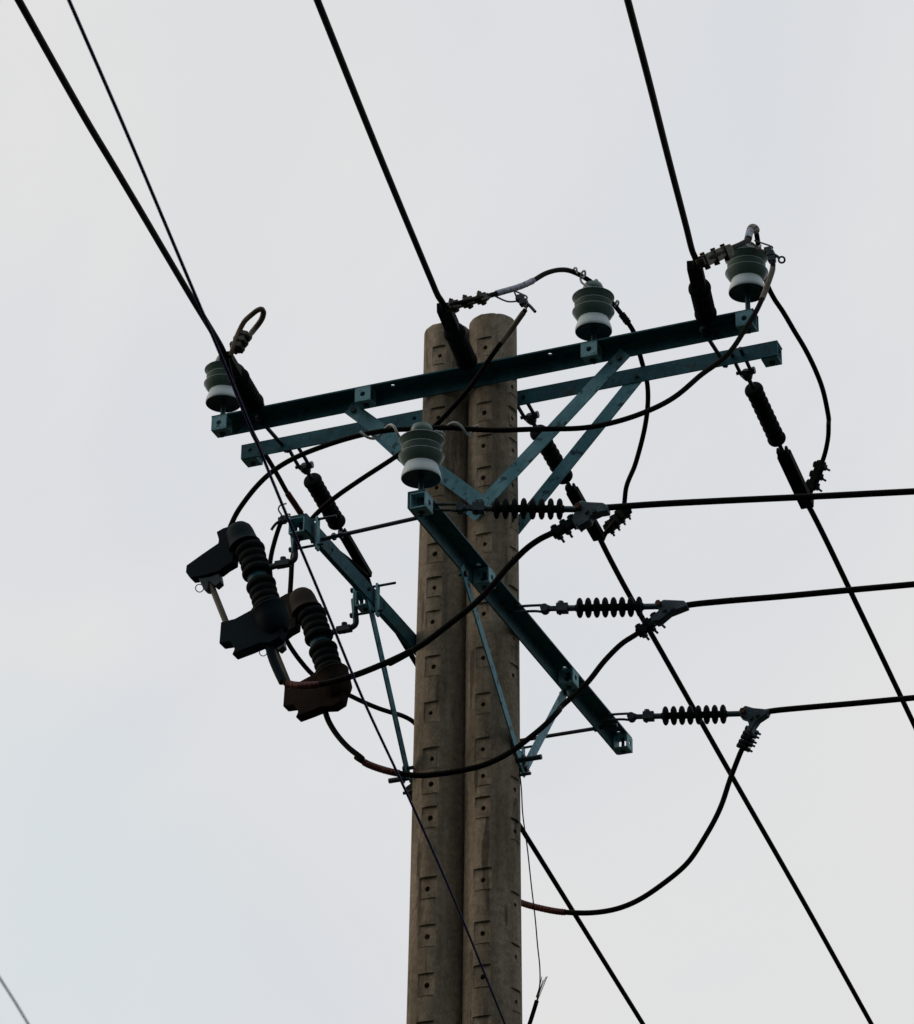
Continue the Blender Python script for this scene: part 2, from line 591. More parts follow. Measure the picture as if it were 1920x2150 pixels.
ZF, ZL_ = 9.3745, 8.2057
crossarm(D, -N, 0.102, ZF, -1.1445, 1.328, [-1.106, -0.425, 0.607, 1.288], [-0.93, 1.10], [-0.30, 0.42], 'upper crossarm passing in front of both poles, carrying three grey pin insulators', 0)
crossarm(D, N, 0.102, ZF, -1.1292, 1.346, [-1.092, 1.306], [-1.085, -0.30], [], 'upper crossarm passing behind both poles, with bare ends and no insulators on top', 0)
crossarm(N, D, 0.2165, ZL_, -1.1695, 1.225, [-1.132, -0.47, 0.50, 1.188], [-1.0], [-0.53, 0.46, 1.14], 'lower crossarm slanting across the front of both poles, a pin insulator on its end', 0)
crossarm(N, -D, 0.2165, ZL_, -1.1533, 1.225, [-1.116, -0.46, 1.188], [-0.9], [], 'lower crossarm left of the poles, carrying the fuse cutouts', 0)


# ------------------------------------------------------------------ braces
def brace(a, b, nrm, label, w=0.05, name='brace_strap'):
    a, b = W(a), W(b)
    ax = (b - a).normalized()
    nr = Vector(nrm)
    ay = nr.cross(ax).normalized()
    root = thing(name, label, 'brace', b, 'flat steel braces')
    mb = MB()
    mb.box((a + b) / 2, ax, ay, nr, (b - a).length / 2, w / 2, 0.003)
    mb.done('strap', M_BRACE, root)
    k = MB()
    hexbolt(k, a + ax * 0.035 - nr * 0.010, nr, 0.030)
    k.done('bolt', M_BOLT, root)
    k = MB()
    hexbolt(k, b - ax * 0.035 - nr * 0.010, nr, 0.040)
    k.done('bolt', M_BOLT, root)
    return root


brace((-0.52, -0.1085, 9.325), (0.125, -0.1085, 8.705), N, 'front brace dropping right from the upper crossarm behind the lower pin insulator', 0.062)
brace((0.745, -0.1085, 9.325), (0.055, -0.1165, 8.665), N, 'speckled front brace crossing the right pole up to the upper crossarm', 0.062)
brace((-0.50, 0.1085, 9.335), (0.06, 0.1085, 8.69), -N, 'rear brace left of the poles, hidden behind the lower pin insulator', 0.060)
brace((0.745, 0.1085, 9.355), (0.160, 0.1085, 8.695), -N, 'rear brace right of the poles, ending at the crossarm behind them', 0.062)
brace((0.2245, -0.63, 8.15), (0.2245, 0.07, 7.545), -D, 'narrow brace running down the front of the right pole under the lower crossarm', 0.045)
brace((0.2245, 0.565, 8.15), (0.2305, 0.035, 7.535), -D, 'pale brace right of the poles from the lower crossarm to the side bolt', 0.045)
brace((-0.2245, -0.56, 8.20), (-0.2245, -0.07, 7.545), D, 'long thin brace left of the poles under the cutout crossarm', 0.045)
brace((-0.2245, 0.565, 8.15), (-0.2305, -0.03, 7.535), D, 'brace behind the poles under the far end of the cutout crossarm', 0.045)


# ------------------------------------------------------------------ threaded rods
def rod(a, b, label, r=0.008, nuts=(), over=0.0, mat=None):
    a, b = W(a), W(b)
    root = thing('threaded_rod', label, 'rod', a, 'threaded rods between the crossarms')
    MB().tube([a, b], r, 10).done('shank', mat or M_BOLT, root)
    ax = (b - a).normalized()
    for f in nuts:
        p = a + ax * f
        MB().lathe([(0, -0.006), (r * 1.8, -0.006), (r * 1.8, 0.006), (0, 0.006)], p, ax, 6).done('nut', M_BOLT, root)
    return root


rod((-0.93, -0.165, 9.335), (-0.93, 0.165, 9.335), 'short rod joining the two upper crossarms at their left ends', 0.009, (0.02, 0.05, 0.28, 0.31))
rod((1.10, -0.165, 9.335), (1.10, 0.165, 9.335), 'short rod joining the two upper crossarms at their right ends', 0.009, (0.02, 0.05, 0.28, 0.31))
rod((-0.262, -1.001, 8.165), (0.209, -1.033, 8.165), 'long dark rod joining the near ends of the two lower crossarms', 0.0085, (0.10, 0.13))
rod((-0.33, 1.0, 8.165), (0.3, 1.0, 8.165), 'long dark rod joining the far ends of the two lower crossarms', 0.0085, (0.10, 0.53))
rod((-0.34, 0.0, 7.575), (0.325, 0.0, 7.575), 'thick bolt through both poles where the lower braces meet', 0.011, (0.06, 0.10, 0.56, 0.59))
rod((-0.28, 0.01, 7.515), (0.275, 0.01, 7.515), 'thin pin through both poles just below the thick brace bolt', 0.007, (0.04, 0.50))

# ------------------------------------------------------------------ pin insulators
PIN_PROF = [(0.0, 0.030), (0.020, 0.030), (0.022, 0.009), (0.034, 0.007), (0.037, 0.0085), (0.040, 0.007), (0.066, 0.0035), (0.0755, 0.0022),
            (0.0770, 0.0), (0.0787, 0.003), (0.0778, 0.014), (0.0730, 0.032), (0.0675, 0.047), (0.0645, 0.0585),
            (0.0610, 0.0600), (0.0700, 0.0680), (0.0790, 0.0790), (0.0850, 0.0900), (0.0876, 0.0955), (0.0884, 0.0995), (0.0600, 0.1040),
            (0.0620, 0.1080), (0.0690, 0.1160), (0.0750, 0.1260), (0.0778, 0.1318), (0.0788, 0.1356), (0.0600, 0.1385),
            (0.0620, 0.1410), (0.0710, 0.1470), (0.0800, 0.1570), (0.0855, 0.1645), (0.0876, 0.1665), (0.0884, 0.1705), (0.0600, 0.1800), (0.046, 0.1860), (0.0415, 0.1920), (0.0405, 0.2010),
            (0.0440, 0.2090), (0.0440, 0.2190), (0.0380, 0.2340), (0.0240, 0.2420), (0.0, 0.2445)]


def pin_insulator(p, zbase, label):
    p = W(p)
    base = Vector((p.x, p.y, W((0, 0, zbase)).z))
    root = thing('pin_insulator', label, 'insulator', base, 'grey pin insulators')
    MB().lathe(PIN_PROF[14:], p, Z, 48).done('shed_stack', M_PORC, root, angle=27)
    for rr, hz in ((0.0880, 0.0985), (0.0784, 0.1346), (0.0880, 0.1695)):      # thin pale ring along each sharp rim
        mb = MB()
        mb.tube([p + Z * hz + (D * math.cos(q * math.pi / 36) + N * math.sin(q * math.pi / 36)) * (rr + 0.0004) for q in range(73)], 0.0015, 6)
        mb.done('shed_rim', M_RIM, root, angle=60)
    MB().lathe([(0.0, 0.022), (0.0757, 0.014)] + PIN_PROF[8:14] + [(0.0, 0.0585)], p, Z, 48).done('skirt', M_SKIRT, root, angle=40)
    MB().lathe(PIN_PROF[:8] + [(0.074, 0.009), (0.0, 0.009)], p, Z, 48).done('shaded_underside', M_BOLT, root, angle=40)  # dark disc puts the shade under the skirt into its colour
    mb = MB()
    mb.tube([base - Z * 0.09, p + Z * 0.068], 0.011, 12)
    mb.lathe([(0, 0), (0.022, 0), (0.022, 0.006), (0.018, 0.014), (0, 0.014)], base, Z, 16)
    mb.done('steel_pin', M_STEEL, root)
    return root


pin_insulator((-1.108, -0.138, 9.449), ZF, 'left pin insulator on the far end of the upper crossarm, half behind the blue wire')
pin_insulator((0.615, -0.138, 9.437), ZF, 'middle pin insulator on the upper crossarm, arched cable tied on top')
pin_insulator((1.295, -0.138, 9.477), ZF, 'pin insulator at the right end of the upper crossarm, crowded by taped cable')
pin_insulator((0.253, -1.125, 8.278), ZL_, 'lone pin insulator in front of the left pole on the lower crossarm')


# ------------------------------------------------------------------ strain insulators (dead ends)
def strain(A, B, label, sheds, f0, f1, rs, style, clamp=None, clampvec=None, group=None, cw=0.03):
    A, B = W(A), W(B)
    ax, u, v = frame(B - A)
    L = (B - A).length
    root = thing('strain_insulator', label, 'insulator', A, group)

    def at(f, du=0.0, dv=0.0):
        return A + ax * (L * f) + u * du + v * dv
    # shackle
    mb = MB()
    if style == 'disc':
        j = f0 * 0.42
        mb.tube(smooth_path([at(-0.08, 0, 0.012), at(j * 0.5, 0, 0.016), at(j, 0, 0.014), at(j + 0.04, 0, 0.0), at(j, 0, -0.014), at(j * 0.5, 0, -0.010), at(-0.08, 0, -0.012)], 5), 0.0058, 8)
        mb.lathe([(0, -0.02), (0.017, -0.02), (0.017, 0.02), (0, 0.02)], at(j - 0.01, 0, -0.002), u, 14)
        mb.box(at((j + f0 * 0.78) / 2 + 0.02, 0, 0), ax, u, v, L * (f0 * 0.78 - j) / 2, 0.009, 0.008)
        mb.box(at(f0 * 0.74, 0, 0), ax, u, v, 0.024, 0.019, 0.017)
        mb.tube([at(f0 * 0.70, 0, -0.028), at(f0 * 0.70, 0, 0.028)], 0.0065, 8)
        mb.lathe([(0, -0.005), (0.013, -0.005), (0.013, 0.005), (0, 0.005)], at(f0 * 0.70, 0, 0.026), v, 6)
    else:
        j = f0 * 0.62
        mb.tube(smooth_path([at(-0.06, 0.022), at(j * 0.5, 0.024), at(j * 0.9, 0.020), at(j * 1.1, 0.0), at(j * 0.9, -0.020), at(j * 0.5, -0.024), at(-0.06, -0.022)], 5), 0.0085, 8)
        mb.lathe([(0, -0.026), (0.018, -0.022), (0.025, 0), (0.018, 0.022), (0, 0.026)], at(j * 0.92), ax, 14)
        mb.tube([at(j * 0.75, -0.04), at(j * 0.75, 0.04)], 0.008, 8)
        mb.lathe([(0, -0.006), (0.016, -0.006), (0.016, 0.006), (0, 0.006)], at(j * 0.75, 0.036), u, 6)
    mb.done('shackle', M_BOLT, root)
    MB().tube([at(f0 * 0.7), at(min(1.0, f1 + (1 - f1) * 1.0))], [0.0125 if style == 'disc' else 0.0095] * 2, 12).done('end_rod', M_CAST if style == 'disc' else M_BOLT, root)
    prof = [(0.0, L * f0)]
    pit = L * (f1 - f0) / sheds
    for i in range(sheds):
        h = L * f0 + pit * (i + 0.5)
        if style == 'disc':
            prof += [(0.015, h - pit * 0.5)] + [(0.016 + (rs - 0.016) * math.sqrt(max(0.0, 1 - (q / 5.0) ** 2)), h + pit * 0.36 * q / 5.0) for q in range(-5, 6)]
        else:
            big = rs * (1.0 if i in (0, sheds - 1) else 0.93)
            prof += [(big * 0.64, h - pit * 0.49)]
            for k in range(7):
                t = -0.48 + 0.16 * k
                prof.append((big * (0.64 + 0.36 * math.sqrt(max(0, 1 - (t / 0.5) ** 2))), h + pit * t))
    prof += [(0.015, L * f1), (0.0, L * f1 + 0.002)]
    MB().lathe(prof, A, ax, 32).done('shed_stack', M_POLY, root, angle=50)
    if style == 'disc':
        poly = WS(clamp)
        mb = MB()
        mb.prism(poly, N * 0.042)
        mb.done('dead_end_clamp', M_CAST, root, bevel=0.006)
        k = MB()
        hexbolt(k, B - N * 0.030, N, 0.06, 0.007, 0.013, 0.014)
        k.done('bolt', M_RUST, root)
        mid = sum(poly, Vector()) / len(poly)
        far = max(poly, key=lambda q: (q - B).length)
        for q in (mid, mid.lerp(far, 0.35)):
            k = MB()
            hexbolt(k, q - N * 0.027, N, 0.056, 0.005, 0.0095, 0.009)
            k.done('bolt', M_BOLT, root)
    else:
        g0 = f1 + (1 - f1) * 0.19
        mb = MB()
        side = u
        mb.box(at((g0 + 1) / 2), ax, side, v, L * (1 - g0) / 2, cw, cw * 0.72)
        mb.box(at(g0 - 0.01, cw * 0.6), ax, side, v, 0.02, cw * 0.22, cw * 0.6)
        mb.box(at(g0 - 0.01, -cw * 0.65), ax, side, v, 0.02, cw * 0.2, cw * 0.5)
        mb.done('dead_end_clamp', M_POLY, root, bevel=0.004)
    return root


GB, GF, GD = 'strain insulators behind the poles', 'strain insulators facing the viewer', 'disc strain insulators on the right'
strain((1.171, 0.123, 9.335), (1.165, 1.106, 9.139), 'beaded strain insulator hanging back from the right end of the rear upper crossarm', 9, 0.19, 0.555, 0.041, 'bead', group=GB)
strain((0.186, 0.143, 9.331), (0.2, 1.074, 9.145), 'beaded strain insulator behind the two slanting braces right of the poles', 9, 0.19, 0.55, 0.041, 'bead', group=GB, cw=0.027)
strain((-0.894, 0.189, 9.322), (-0.92, 1.05, 9.15), 'beaded strain insulator behind the cutout crossarm, left of the poles', 9, 0.19, 0.565, 0.043, 'bead', group=GB, cw=0.022)
strain((1.117, -0.143, 9.389), (1.252, -0.721, 9.274), 'short fat strain insulator leaning up from the right end of the upper crossarm', 9, 0.07, 0.60, 0.047, 'bead', group=GF)
strain((0.052, -0.145, 9.389), (0.209, -0.813, 9.255), 'short fat strain insulator leaning in front of the gap between the pole tops', 9, 0.07, 0.60, 0.047, 'bead', group=GF)
strain((-0.939, -0.156, 9.387), (-0.788, -0.781, 9.262), 'short fat strain insulator crowding the left pin insulator', 9, 0.07, 0.60, 0.047, 'bead', group=GF, cw=0.026)
strain((0.31, -1.07, 8.169), (0.832, -0.92, 8.137), 'disc strain insulator crossing in front of the right pole, topmost of three', 8, 0.375, 0.885, 0.042, 'disc', [(0.819, -0.92, 8.153), (0.84, -0.92, 8.166), (0.869, -0.92, 8.154), (0.929, -0.92, 8.139), (0.947, -0.92, 8.125), (0.949, -0.92, 8.095), (0.914, -0.92, 8.096), (0.881, -0.92, 8.086), (0.875, -0.92, 8.068), (0.83, -0.92, 8.048), (0.809, -0.92, 8.068), (0.803, -0.92, 8.095), (0.812, -0.92, 8.119), (0.839, -0.92, 8.12)], group=GD)
strain((0.313, -0.157, 8.169), (0.857, -0.046, 8.136), 'disc strain insulator at mid height right of the poles, middle of three', 8, 0.375, 0.875, 0.042, 'disc', [(0.844, -0.046, 8.143), (0.877, -0.046, 8.155), (0.964, -0.046, 8.135), (0.976, -0.046, 8.105), (0.899, -0.046, 8.087), (0.859, -0.046, 8.059), (0.826, -0.046, 8.061), (0.816, -0.046, 8.088), (0.853, -0.046, 8.109)], group=GD)
strain((0.301, 0.93, 8.169), (0.869, 1.026, 8.135), 'disc strain insulator at the far end of the slanting lower crossarm, lowest of three', 8, 0.375, 0.87, 0.042, 'disc', [(0.848, 1.026, 8.142), (0.877, 1.026, 8.165), (0.911, 1.026, 8.148), (0.984, 1.026, 8.128), (0.973, 1.026, 8.105), (0.934, 1.026, 8.085), (0.912, 1.026, 8.057), (0.9, 1.026, 8.03), (0.876, 1.026, 8.04), (0.891, 1.026, 8.072), (0.882, 1.026, 8.099), (0.854, 1.026, 8.113)], group=GD)


# ------------------------------------------------------------------ cables
def cable(name, label, cat, pts, r, mat, group=None, sub=8, seg=10, wraps=(), extend0=None, extend1=None):
    P = WS(pts)
    kk = 0.0 if extend1 or r < 0.005 else 0.0018
    path = kinks(smooth_path(P, sub), kk)
    if extend1:
        d = (path[-1] - path[-4]).normalized()
        q = path[-1]
        for i in range(1, 13):
            step = extend1 / 12
            d = (d + Z * 0.012).normalized()
            q = q + d * step
            path.append(q)
    if extend0:
        d = (path[0] - path[3]).normalized()
        q = path[0]
        for i in range(1, 13):
            q = q + d * (extend0 / 12)
            path.insert(0, q)
    o = MB().tube(path, r, seg).done(name, mat, origin=P[0], angle=60)
    tag(o, label, cat, group)
    base = kinks(smooth_path(P, sub), kk)
    for (i0, i1, extra, m, nm, lab, lump) in wraps:
        seg_p = base[int(i0 * sub):int(i1 * sub) + 1]
        fine = smooth_path(seg_p, 4)
        rr = [r + extra + lump * math.sin(k * 1.9) * (0.6 + 0.4 * math.sin(k * 0.7)) for k in range(len(fine))]
        rr[0] = rr[-1] = r + 0.0008
        w = MB().tube(fine, rr, 14).done(nm, m, o, angle=60)
        if lab:
            w['label'] = lab
    return o


R_C, R_J = 0.0128, 0.0108
GL1, GL2, GL3 = 'conductors coming in over the camera', 'conductors leading away behind the poles', 'conductors leaving to the right'
cable('overhead_conductor', 'black conductor entering at the top left corner, ending by the left pin insulator', 'power line', [(-0.784, -0.8, 9.258), (-0.762, -0.877, 9.243), (-0.63, -1.429, 9.132), (-0.524, -1.866, 9.045), (-0.418, -2.3, 8.958), (-0.325, -2.687, 8.881), (-0.238, -3.052, 8.808), (-0.117, -3.531, 8.712), (0.001, -3.991, 8.62)], R_C, M_CABLE, GL1, extend1=25)
cable('overhead_conductor', 'black conductor coming down from the top edge to the pole tops', 'power line', [(0.211, -0.794, 9.259), (0.225, -0.876, 9.243), (0.235, -0.94, 9.23), (0.27, -1.09, 9.2), (0.357, -1.454, 9.127), (0.442, -1.809, 9.056), (0.601, -2.467, 8.925), (0.862, -3.527, 8.713)], R_C, M_CABLE, GL1, extend1=25)
cable('overhead_conductor', 'black conductor coming steeply down to the right end of the upper crossarm', 'power line', [(1.261, -0.729, 9.272), (1.276, -0.775, 9.263), (1.29, -0.858, 9.246), (1.347, -1.11, 9.196), (1.495, -1.772, 9.064), (1.648, -2.446, 8.929), (1.779, -3.034, 8.811)], R_C, M_CABLE, GL1, extend1=25)
cable('overhead_conductor', 'black conductor running down from behind the poles to the bottom edge', 'power line', [(-0.922, 1.029, 9.154), (-0.948, 1.173, 9.125), (-0.948, 1.404, 9.079), (-0.953, 1.725, 9.015), (-0.952, 3.122, 8.736), (-0.958, 4.018, 8.556), (-0.966, 4.981, 8.364)], R_C, M_CABLE, GL2, extend1=30)
cable('overhead_conductor', 'long black conductor running from the slanting braces down to the bottom right', 'power line', [(0.202, 1.061, 9.148), (0.199, 1.129, 9.134), (0.194, 1.405, 9.079), (0.199, 2.022, 8.956), (0.208, 2.97, 8.766), (0.221, 4.07, 8.546), (0.226, 5.263, 8.307)], R_C, M_CABLE, GL2, extend1=30)
cable('overhead_conductor', 'black conductor running steeply off the right edge from the rear strain insulator', 'power line', [(1.163, 1.052, 9.15), (1.168, 1.124, 9.135), (1.172, 1.321, 9.096), (1.173, 1.781, 9.004), (1.174, 2.264, 8.907), (1.174, 2.768, 8.806)], R_C, M_CABLE, GL2, extend1=30)
cable('overhead_conductor', 'topmost black conductor leaving level to the right edge', 'power line', [(0.879, -0.914, 8.135), (0.942, -0.906, 8.131), (1.114, -0.886, 8.121), (1.401, -0.844, 8.103), (1.684, -0.798, 8.086), (2.095, -0.734, 8.062)], R_C, M_CABLE, GL3, extend1=30)
cable('overhead_conductor', 'middle black conductor leaving level to the right edge', 'power line', [(0.91, -0.017, 8.133), (0.972, -0.03, 8.129), (1.115, -0.026, 8.121), (1.362, -0.01, 8.106), (1.648, 0.003, 8.089), (1.89, 0.015, 8.074)], R_C, M_CABLE, GL3, extend1=30)
cable('overhead_conductor', 'lowest black conductor leaving level to the right edge', 'power line', [(0.926, 1.039, 8.132), (0.996, 1.029, 8.128), (1.129, 1.03, 8.12), (1.348, 1.036, 8.106), (1.609, 1.043, 8.091)], R_C, M_CABLE, GL3, extend1=30)
cable('service_wire', 'thin blue wire crossing in front of everything from the top left to the bottom', 'wire', [(2.177, -7.428, 5.6), (2.083, -6.994, 5.6), (1.96, -6.445, 5.6), (1.899, -6.172, 5.6), (1.829, -5.864, 5.6), (1.75, -5.524, 5.6), (1.642, -5.046, 5.6), (1.517, -4.503, 5.6), (1.384, -3.858, 5.6), (1.219, -3.091, 5.6), (1.0, -2.135, 5.6)], 0.0038, M_BLUE, extend0=12, extend1=20)
cable('service_wire', 'short piece of faded blue wire cutting the bottom left corner', 'wire', [(3.331, -9.471, 2.8), (3.3, -9.356, 2.8), (3.284, -9.296, 2.8), (3.268, -9.239, 2.8), (3.242, -9.144, 2.8)], 0.0011, M_BLUE2, extend0=12, extend1=20)

GJ = 'black jumper cables'
cable('jumper_cable', 'jumper cable arching from the pole tops over the middle pin insulator', 'cable',
      [(0.223, -0.83, 9.235), (0.251, -0.82, 9.253), (0.303, -0.76, 9.299), (0.367, -0.66, 9.37), (0.418, -0.56, 9.447), (0.465, -0.46, 9.539), (0.494, -0.38, 9.613), (0.523, -0.3, 9.669), (0.547, -0.22, 9.707), (0.584, -0.16, 9.706), (0.622, -0.1, 9.685), (0.666, -0.06, 9.625), (0.705, -0.04, 9.562), (0.752, -0.01, 9.47), (0.753, 0.06, 9.404), (0.738, 0.15, 9.393), (0.716, 0.26, 9.379), (0.669, 0.4, 9.357), (0.596, 0.56, 9.327), (0.5, 0.72, 9.277), (0.399, 0.88, 9.263), (0.343, 0.98, 9.203), (0.271, 1.05, 9.188), (0.219, 1.1, 9.173), (0.198, 1.12, 9.151)], R_J, M_CABLE, GJ,
      wraps=[(3.2, 5.1, 0.0022, M_TAPE, 'tape_wrap', 'pale tape with dark writing-like smudges', 0.0012), (12.0, 12.6, 0.004, M_POLY, 'tape_wrap', None, 0.002)])
cable('jumper_cable', 'jumper bowing out right of the crossarms from the right pin insulator', 'cable',
      [(1.293, -0.8, 9.209), (1.316, -0.78, 9.24), (1.34, -0.7, 9.313), (1.353, -0.55, 9.434), (1.363, -0.42, 9.533), (1.365, -0.34, 9.6), (1.35, -0.26, 9.685), (1.342, -0.2, 9.75), (1.339, -0.14, 9.781), (1.327, -0.08, 9.787), (1.324, -0.05, 9.748), (1.333, -0.03, 9.672), (1.346, 0.0, 9.584), (1.355, 0.05, 9.551), (1.366, 0.14, 9.533), (1.374, 0.26, 9.515), (1.382, 0.4, 9.499), (1.385, 0.54, 9.469), (1.378, 0.68, 9.439), (1.363, 0.8, 9.386), (1.335, 0.9, 9.408), (1.308, 0.98, 9.387), (1.275, 1.04, 9.35), (1.24, 1.08, 9.309), (1.203, 1.12, 9.267), (1.157, 1.17, 9.226)], R_J, M_CABLE, GJ,
      wraps=[(5.2, 6.6, 0.0042, M_TAPE, 'tape_wrap', 'pale tape wound round the upright loop', 0.0015), (6.6, 8.3, 0.006, M_CABLE2, 'end_sleeve', 'greyish sleeve at the top of the loop', 0.0)])
cable('jumper_cable', 'jumper dropping behind the left ends of the upper crossarms, red taped at its foot', 'cable',
      [(-0.77, -0.8, 9.235), (-0.806, -0.7, 9.236), (-0.854, -0.55, 9.251), (-0.93, -0.3, 9.293), (-1.023, -0.03, 9.363), (-1.065, 0.1, 9.401), (-1.069, 0.17, 9.389), (-1.056, 0.24, 9.354), (-1.038, 0.3, 9.303), (-1.019, 0.36, 9.244), (-1.0, 0.4, 9.203), (-0.985, 0.44, 9.171), (-0.973, 0.56, 9.148), (-0.955, 0.74, 9.141), (-0.926, 0.9, 9.136), (-0.902, 1.0, 9.122)], R_J, M_CABLE, GJ,
      wraps=[(9.0, 11.0, 0.0035, M_RED, 'tape_wrap', 'red tape', 0.0010)])
GT = 'tap cables to the fuse cutouts'
cable('tap_cable', 'tap cable sweeping from the right pin insulator over the lower one to the left cutout', 'cable',
      [(1.456, -0.3, 9.486), (1.456, -0.31, 9.452), (1.448, -0.33, 9.392), (1.433, -0.35, 9.322), (1.412, -0.38, 9.243), (1.375, -0.42, 9.134), (1.336, -0.46, 9.038), (1.284, -0.5, 8.948), (1.209, -0.56, 8.85), (1.109, -0.62, 8.737), (1.026, -0.67, 8.671), (0.931, -0.73, 8.613), (0.828, -0.79, 8.576), (0.675, -0.87, 8.551), (0.43, -0.99, 8.538), (0.327, -1.05, 8.532), (0.231, -1.085, 8.53), (0.114, -1.1, 8.54), (-0.01, -1.11, 8.537), (-0.161, -1.11, 8.525), (-0.29, -1.11, 8.494), (-0.396, -1.11, 8.443), (-0.479, -1.1, 8.387), (-0.542, -1.09, 8.316), (-0.583, -1.08, 8.239)], R_J, M_CABLE, GT,
      wraps=[(0.9, 3.6, 0.0012, M_CABLE2, 'end_sleeve', 'greyish bare end of the cable', 0.0)])
cable('tap_cable', 'tap cable slanting from the pole tops behind the lower insulator to the second cutout', 'cable',
      [(0.494, -0.62, 9.292), (0.48, -0.62, 9.276), (0.425, -0.61, 9.22), (0.38, -0.61, 9.161), (0.319, -0.6, 9.088), (0.242, -0.6, 8.992), (0.162, -0.59, 8.914), (0.075, -0.58, 8.844), (-0.068, -0.57, 8.759), (-0.254, -0.55, 8.684), (-0.385, -0.53, 8.628), (-0.482, -0.51, 8.573), (-0.545, -0.49, 8.515), (-0.581, -0.48, 8.426), (-0.591, -0.48, 8.323), (-0.594, -0.48, 8.242)], R_J, M_CABLE, GT,
      wraps=[(0.8, 3.0, 0.001, M_CABLE2, 'end_sleeve', 'greyish bare end of the cable', 0.0)])
cable('tap_cable', 'tap cable hanging from the small clamp and passing behind both cutouts to the poles', 'cable',
      [(-1.013, 0.3, 9.069), (-1.024, 0.3, 9.039), (-1.043, 0.3, 8.976), (-1.056, 0.3, 8.911), (-1.064, 0.31, 8.854), (-1.06, 0.32, 8.788), (-1.056, 0.35, 8.704), (-1.051, 0.4, 8.623), (-1.044, 0.44, 8.571), (-1.026, 0.48, 8.525), (-1.007, 0.53, 8.489), (-0.982, 0.6, 8.455), (-0.949, 0.68, 8.434), (-0.902, 0.76, 8.419), (-0.854, 0.84, 8.407), (-0.806, 0.92, 8.402), (-0.765, 1.0, 8.405), (-0.737, 1.08, 8.415), (-0.71, 1.14, 8.405), (-0.684, 1.17, 8.358), (-0.65, 1.17, 8.258)], R_J, M_CABLE, GT)
GO = 'load cables from the cutouts to the right hand conductors'
cable('load_cable', 'highest load cable, red taped at the cutout, rising across both poles', 'cable',
      [(-0.338, -1.08, 7.547), (-0.317, -1.085, 7.525), (-0.284, -1.09, 7.506), (-0.232, -1.1, 7.489), (-0.179, -1.1, 7.482), (-0.143, -1.09, 7.486), (-0.083, -1.08, 7.495), (-0.022, -1.06, 7.514), (0.074, -1.04, 7.552), (0.181, -1.02, 7.601), (0.09, -1.01, 7.569), (0.173, -1.0, 7.611), (0.255, -0.99, 7.657), (0.333, -0.97, 7.72), (0.412, -0.95, 7.797), (0.485, -0.93, 7.879), (0.541, -0.91, 7.958), (0.597, -0.89, 8.025), (0.648, -0.87, 8.067), (0.698, -0.85, 8.098), (0.767, -0.83, 8.15), (0.818, -0.81, 8.188)], R_J * 1.12, M_CABLE, GO,
      wraps=[(1.4, 4.4, 0.0028, M_RED, 'tape_wrap', 'red tape', 0.0010)])
cable('load_cable', 'load cable sagging across both poles below the slanting crossarm, red taped at its left', 'cable',
      [(-0.423, -0.48, 7.727), (-0.415, -0.48, 7.688), (-0.4, -0.48, 7.642), (-0.364, -0.48, 7.577), (-0.314, -0.48, 7.513), (-0.251, -0.48, 7.451), (-0.281, -0.47, 7.468), (-0.239, -0.46, 7.436), (-0.183, -0.45, 7.407), (-0.117, -0.44, 7.384), (-0.035, -0.42, 7.371), (0.043, -0.39, 7.378), (0.128, -0.36, 7.391), (0.192, -0.33, 7.413), (0.256, -0.3, 7.449), (0.323, -0.26, 7.505), (0.391, -0.22, 7.579), (0.459, -0.16, 7.684), (0.446, -0.1, 7.728), (0.486, -0.06, 7.794), (0.539, -0.02, 7.874), (0.6, 0.02, 7.973), (0.657, 0.05, 8.048), (0.712, 0.08, 8.099), (0.756, 0.1, 8.147), (0.808, 0.11, 8.175)], R_J * 1.08, M_CABLE, GO,
      wraps=[(6.8, 9.2, 0.0026, M_RED, 'tape_wrap', 'red tape', 0.0010)])
cable('load_cable', 'lowest load cable, coming red taped from behind the poles and looping up right', 'cable',
      [(-0.42, 1.17, 7.5), (-0.3, 1.17, 7.38), (-0.333, 1.17, 7.546), (-0.205, 1.17, 7.475), (-0.124, 1.17, 7.44), (-0.02, 1.17, 7.404), (0.118, 1.17, 7.382), (0.254, 1.17, 7.392), (0.391, 1.17, 7.439), (0.529, 1.17, 7.532), (0.629, 1.17, 7.652), (0.709, 1.17, 7.799), (0.76, 1.17, 7.93), (0.802, 1.17, 8.028), (0.831, 1.17, 8.075), (0.851, 1.17, 8.124), (0.866, 1.17, 8.166)], R_J * 1.08, M_CABLE, GO,
      wraps=[(2.6, 5.2, 0.0024, M_RED, 'tape_wrap', 'red tape', 0.0010)])
cable('cable_tail', 'bare copper coloured cable end looped back above the left pin insulator', 'cable',
      [(-0.755, -0.8, 9.239), (-0.748, -0.8, 9.266), (-0.742, -0.79, 9.316), (-0.727, -0.78, 9.37), (-0.705, -0.78, 9.408), (-0.681, -0.77, 9.44), (-0.655, -0.77, 9.458), (-0.641, -0.76, 9.469), (-0.641, -0.74, 9.469), (-0.653, -0.72, 9.455), (-0.678, -0.7, 9.44), (-0.699, -0.7, 9.413), (-0.709, -0.72, 9.375), (-0.72, -0.74, 9.34), (-0.733, -0.76, 9.303), (-0.744, -0.78, 9.265)], 0.0112, M_COPPER,
      wraps=[(8.0, 11.6, 0.0012, M_CABLE2, 'end_sleeve', 'grey end of the looped cable', 0.0)])
